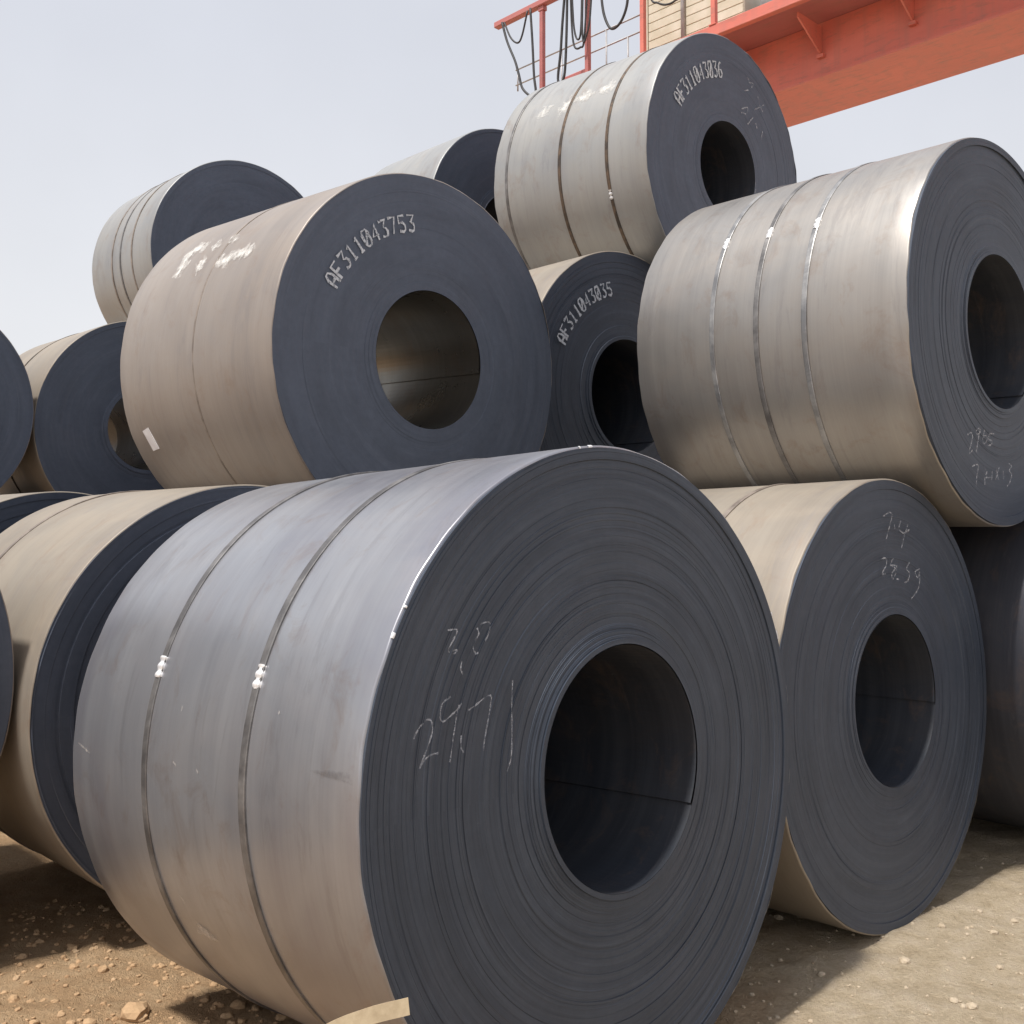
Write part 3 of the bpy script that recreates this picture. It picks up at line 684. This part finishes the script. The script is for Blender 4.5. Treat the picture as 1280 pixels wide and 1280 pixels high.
for i, s_ in enumerate(LOOPS):
    pts = [(cx(11.70+0.03*math.sin(i*2.3)), p[0], p[1]-GZ) for p in spline(s_, 6)]
    MB().tube(pts, 0.021 if i in (0, 2, 6) else 0.016, 8).build('hanging_cable', M['rubber'], crane, True)
# cream electrical cabin on the walkway, clad in ribbed sheets
cab = MB().box(cx(12.53), cx(13.7), 8.46, 10.30, 8.803-GZ, 11.2-GZ).build('electrical_cabin', M['cream'], crane)
for k in range(16):
    z0 = 8.86+k*0.145
    MB().box(cx(12.508), cx(12.531), 8.47, 9.50, z0-GZ, z0+0.135-GZ, 0.005).build('cladding_board', M['cream'], cab)
    MB().box(cx(12.508), cx(12.531), 9.58, 10.24, z0-GZ, z0+0.135-GZ, 0.005).build('cladding_board', M['cream'], cab)
MB().box(cx(12.49), cx(12.535), 10.25, 10.34, 8.803-GZ, 11.2-GZ, 0.006).build('corner_post', M['cream'], cab)
MB().tube([(cx(12.47), 9.54, 8.81-GZ), (cx(12.47), 9.54, 11.2-GZ)], 0.03, 10).build('conduit', M['rail'], cab, True)
MB().box(cx(12.55), cx(13.2), 7.6, 8.2, 8.803-GZ, 9.6-GZ, 0.03).build('switch_box', M['grey_box'], crane)
for py, s_ in ((9.3, 1), (-7.0, -1)):       # legs, hidden behind the stack and out to the right
    b = MB()
    for sx in (0, 1):
        b.box(cx(12.75+0.55*sx), cx(13.15+0.55*sx), py-0.25, py+0.25, 0.25, 7.96-GZ)
    b.box(cx(12.6), cx(13.9), py-1.6, py+1.6, 0.0, 0.5)
    b.build('leg', M['red'], crane)

# ------------------------------------------------------------------ loose strap end curling up by the nearest coil
s = N('sun_bleached_strap')
n = s.noise(s.mapping((30, 30, 30)), 1.0, 6, 0.65)
M['strap_tan'] = s.out(s.ramp(n, [(0.3, (0.42, 0.32, 0.20)), (0.7, (0.58, 0.47, 0.31))]), 0.6, 0.1, s.bump(n, 0.2, 0.003))

path = spline([(-0.312, 2.44, 0.694), (-0.40, 2.40, 0.688), (-0.50, 2.36, 0.660), (-0.68, 2.29, 0.56), (-0.86, 2.22, 0.36), (-0.98, 2.16, 0.14), (-1.10, 2.10, ground_z(-1.1, 2.1)+0.012), (-1.35, 2.02, ground_z(-1.35, 2.02)+0.012), (-1.62, 1.98, ground_z(-1.62, 1.98)+0.012)], 6)
v, f = [], []
for i, p in enumerate(path):
    t = path[min(i+1, len(path)-1)]-path[max(i-1, 0)]; t /= np.linalg.norm(t)
    side = np.cross(t, np.array([0.25, -0.93, 0.25])); side /= np.linalg.norm(side)      # across the strap, seen broad side on
    if p[2] < 0.05: side = np.cross(t, np.array([0, 0, 1.0])); side /= np.linalg.norm(side)
    nn = np.cross(side, t)
    for w, h_ in ((-1, -1), (1, -1), (1, 1), (-1, 1)): v.append(p + side*0.018*w + nn*0.0016*h_)
for i in range(len(path)-1):
    for k in range(4): f.append((4*i+k, 4*i+(k+1) % 4, 4*i+4+(k+1) % 4, 4*i+4+k))
f += [(3, 2, 1, 0), tuple(4*(len(path)-1)+k for k in range(4))]
tag(obj('loose_strap', v, f, M['strap_tan']), 'loose tan strap end curling up in front of the nearest coil', 'strap')

# ------------------------------------------------------------------ clods and stones
def rock_mesh(seed, rough=0.32):
    import bmesh
    bm = bmesh.new(); bmesh.ops.create_icosphere(bm, subdivisions=2 if seed >= 8 else 1, radius=1)
    g = np.random.default_rng(seed)
    for v in bm.verts: v.co *= 1 + rough*(g.random()-0.5)*1.6
    for v in bm.verts: v.co.z *= 0.7
    v = np.array([tuple(p.co) for p in bm.verts]); f = [tuple(q.index for q in fc.verts) for fc in bm.faces]
    bm.free(); return v, f
rocks = [rock_mesh(i) for i in range(8)] + [rock_mesh(i, 0.2) for i in range(8, 16)]
V, Fc = [], []
base = 0
def scatter(n, x0, x1, y0, y1, smin, smax, pw, keep=None):
    global base
    for _ in range(n):
        x, y = rng.uniform(x0, x1), rng.uniform(y0, y1)
        if keep and not keep(x, y): continue
        sz = smin + (smax-smin)*rng.random()**pw
        v, f = rocks[rng.integers(8) + (8 if sz > 0.009 else 0)]
        a = rng.uniform(0, 6.28); ca, sa = math.cos(a), math.sin(a)
        st = rng.uniform(0.75, 1.3)
        w = np.stack([(v[:, 0]*ca*st-v[:, 1]*sa)*sz+x, (v[:, 0]*sa*st+v[:, 1]*ca)*sz+y, v[:, 2]*sz+ground_z(x, y)+sz*0.12], 1)
        V.extend(w.tolist()); Fc.extend([tuple(i+base for i in q) for q in f]); base += len(v)
scatter(5000, -3.4, 0.2, 2.2, 5.2, 0.0025, 0.016, 2.6)
scatter(240, -3.2, 0.1, 2.3, 4.8, 0.008, 0.030, 2.2)
scatter(1800, 0.2, 3.4, 2.6, 6.0, 0.002, 0.010, 3.0)
scatter(160, 0.2, 3.2, 2.8, 5.2, 0.008, 0.026, 2.5)
scatter(60, -2.9, -0.2, 2.4, 4.0, 0.018, 0.055, 2.0)
s = N('clod_earth')
n = s.noise(s.mapping((5, 5, 5)), 1.0, 5, 0.6)
n2 = s.noise(s.mapping((70, 70, 70)), 1.0, 5, 0.7)
sp = s.n.new('ShaderNodeSeparateXYZ'); s.l.new(s.co, sp.inputs[0])
east = s.ramp(s.math('ADD', s.math('MULTIPLY', sp.outputs[0], 0.55), s.math('MULTIPLY', s.math('SUBTRACT', n, 0.5), 1.6)), [(0.0, 0.0), (0.5, 1.0)])  # clods take the same brightening in colour to the right
c = s.mix(0.5, s.mix(east, s.ramp(n, [(0.3, (0.39, 0.245, 0.137)), (0.55, (0.48, 0.32, 0.185)), (0.78, (0.55, 0.41, 0.27))]), s.ramp(n, [(0.3, (0.38, 0.30, 0.205)), (0.7, (0.52, 0.435, 0.33))])), s.ramp(n2, [(0.3, 0.36), (0.7, 0.62)]), 'OVERLAY')
M['clod'] = s.out(c, 0.95, 0, s.bump(n2, 0.5, 0.006), 0.2)
tag(obj('gravel', V, Fc, M['clod']), 'small clods and gravel scattered over the bare soil', 'gravel', kind='stuff')
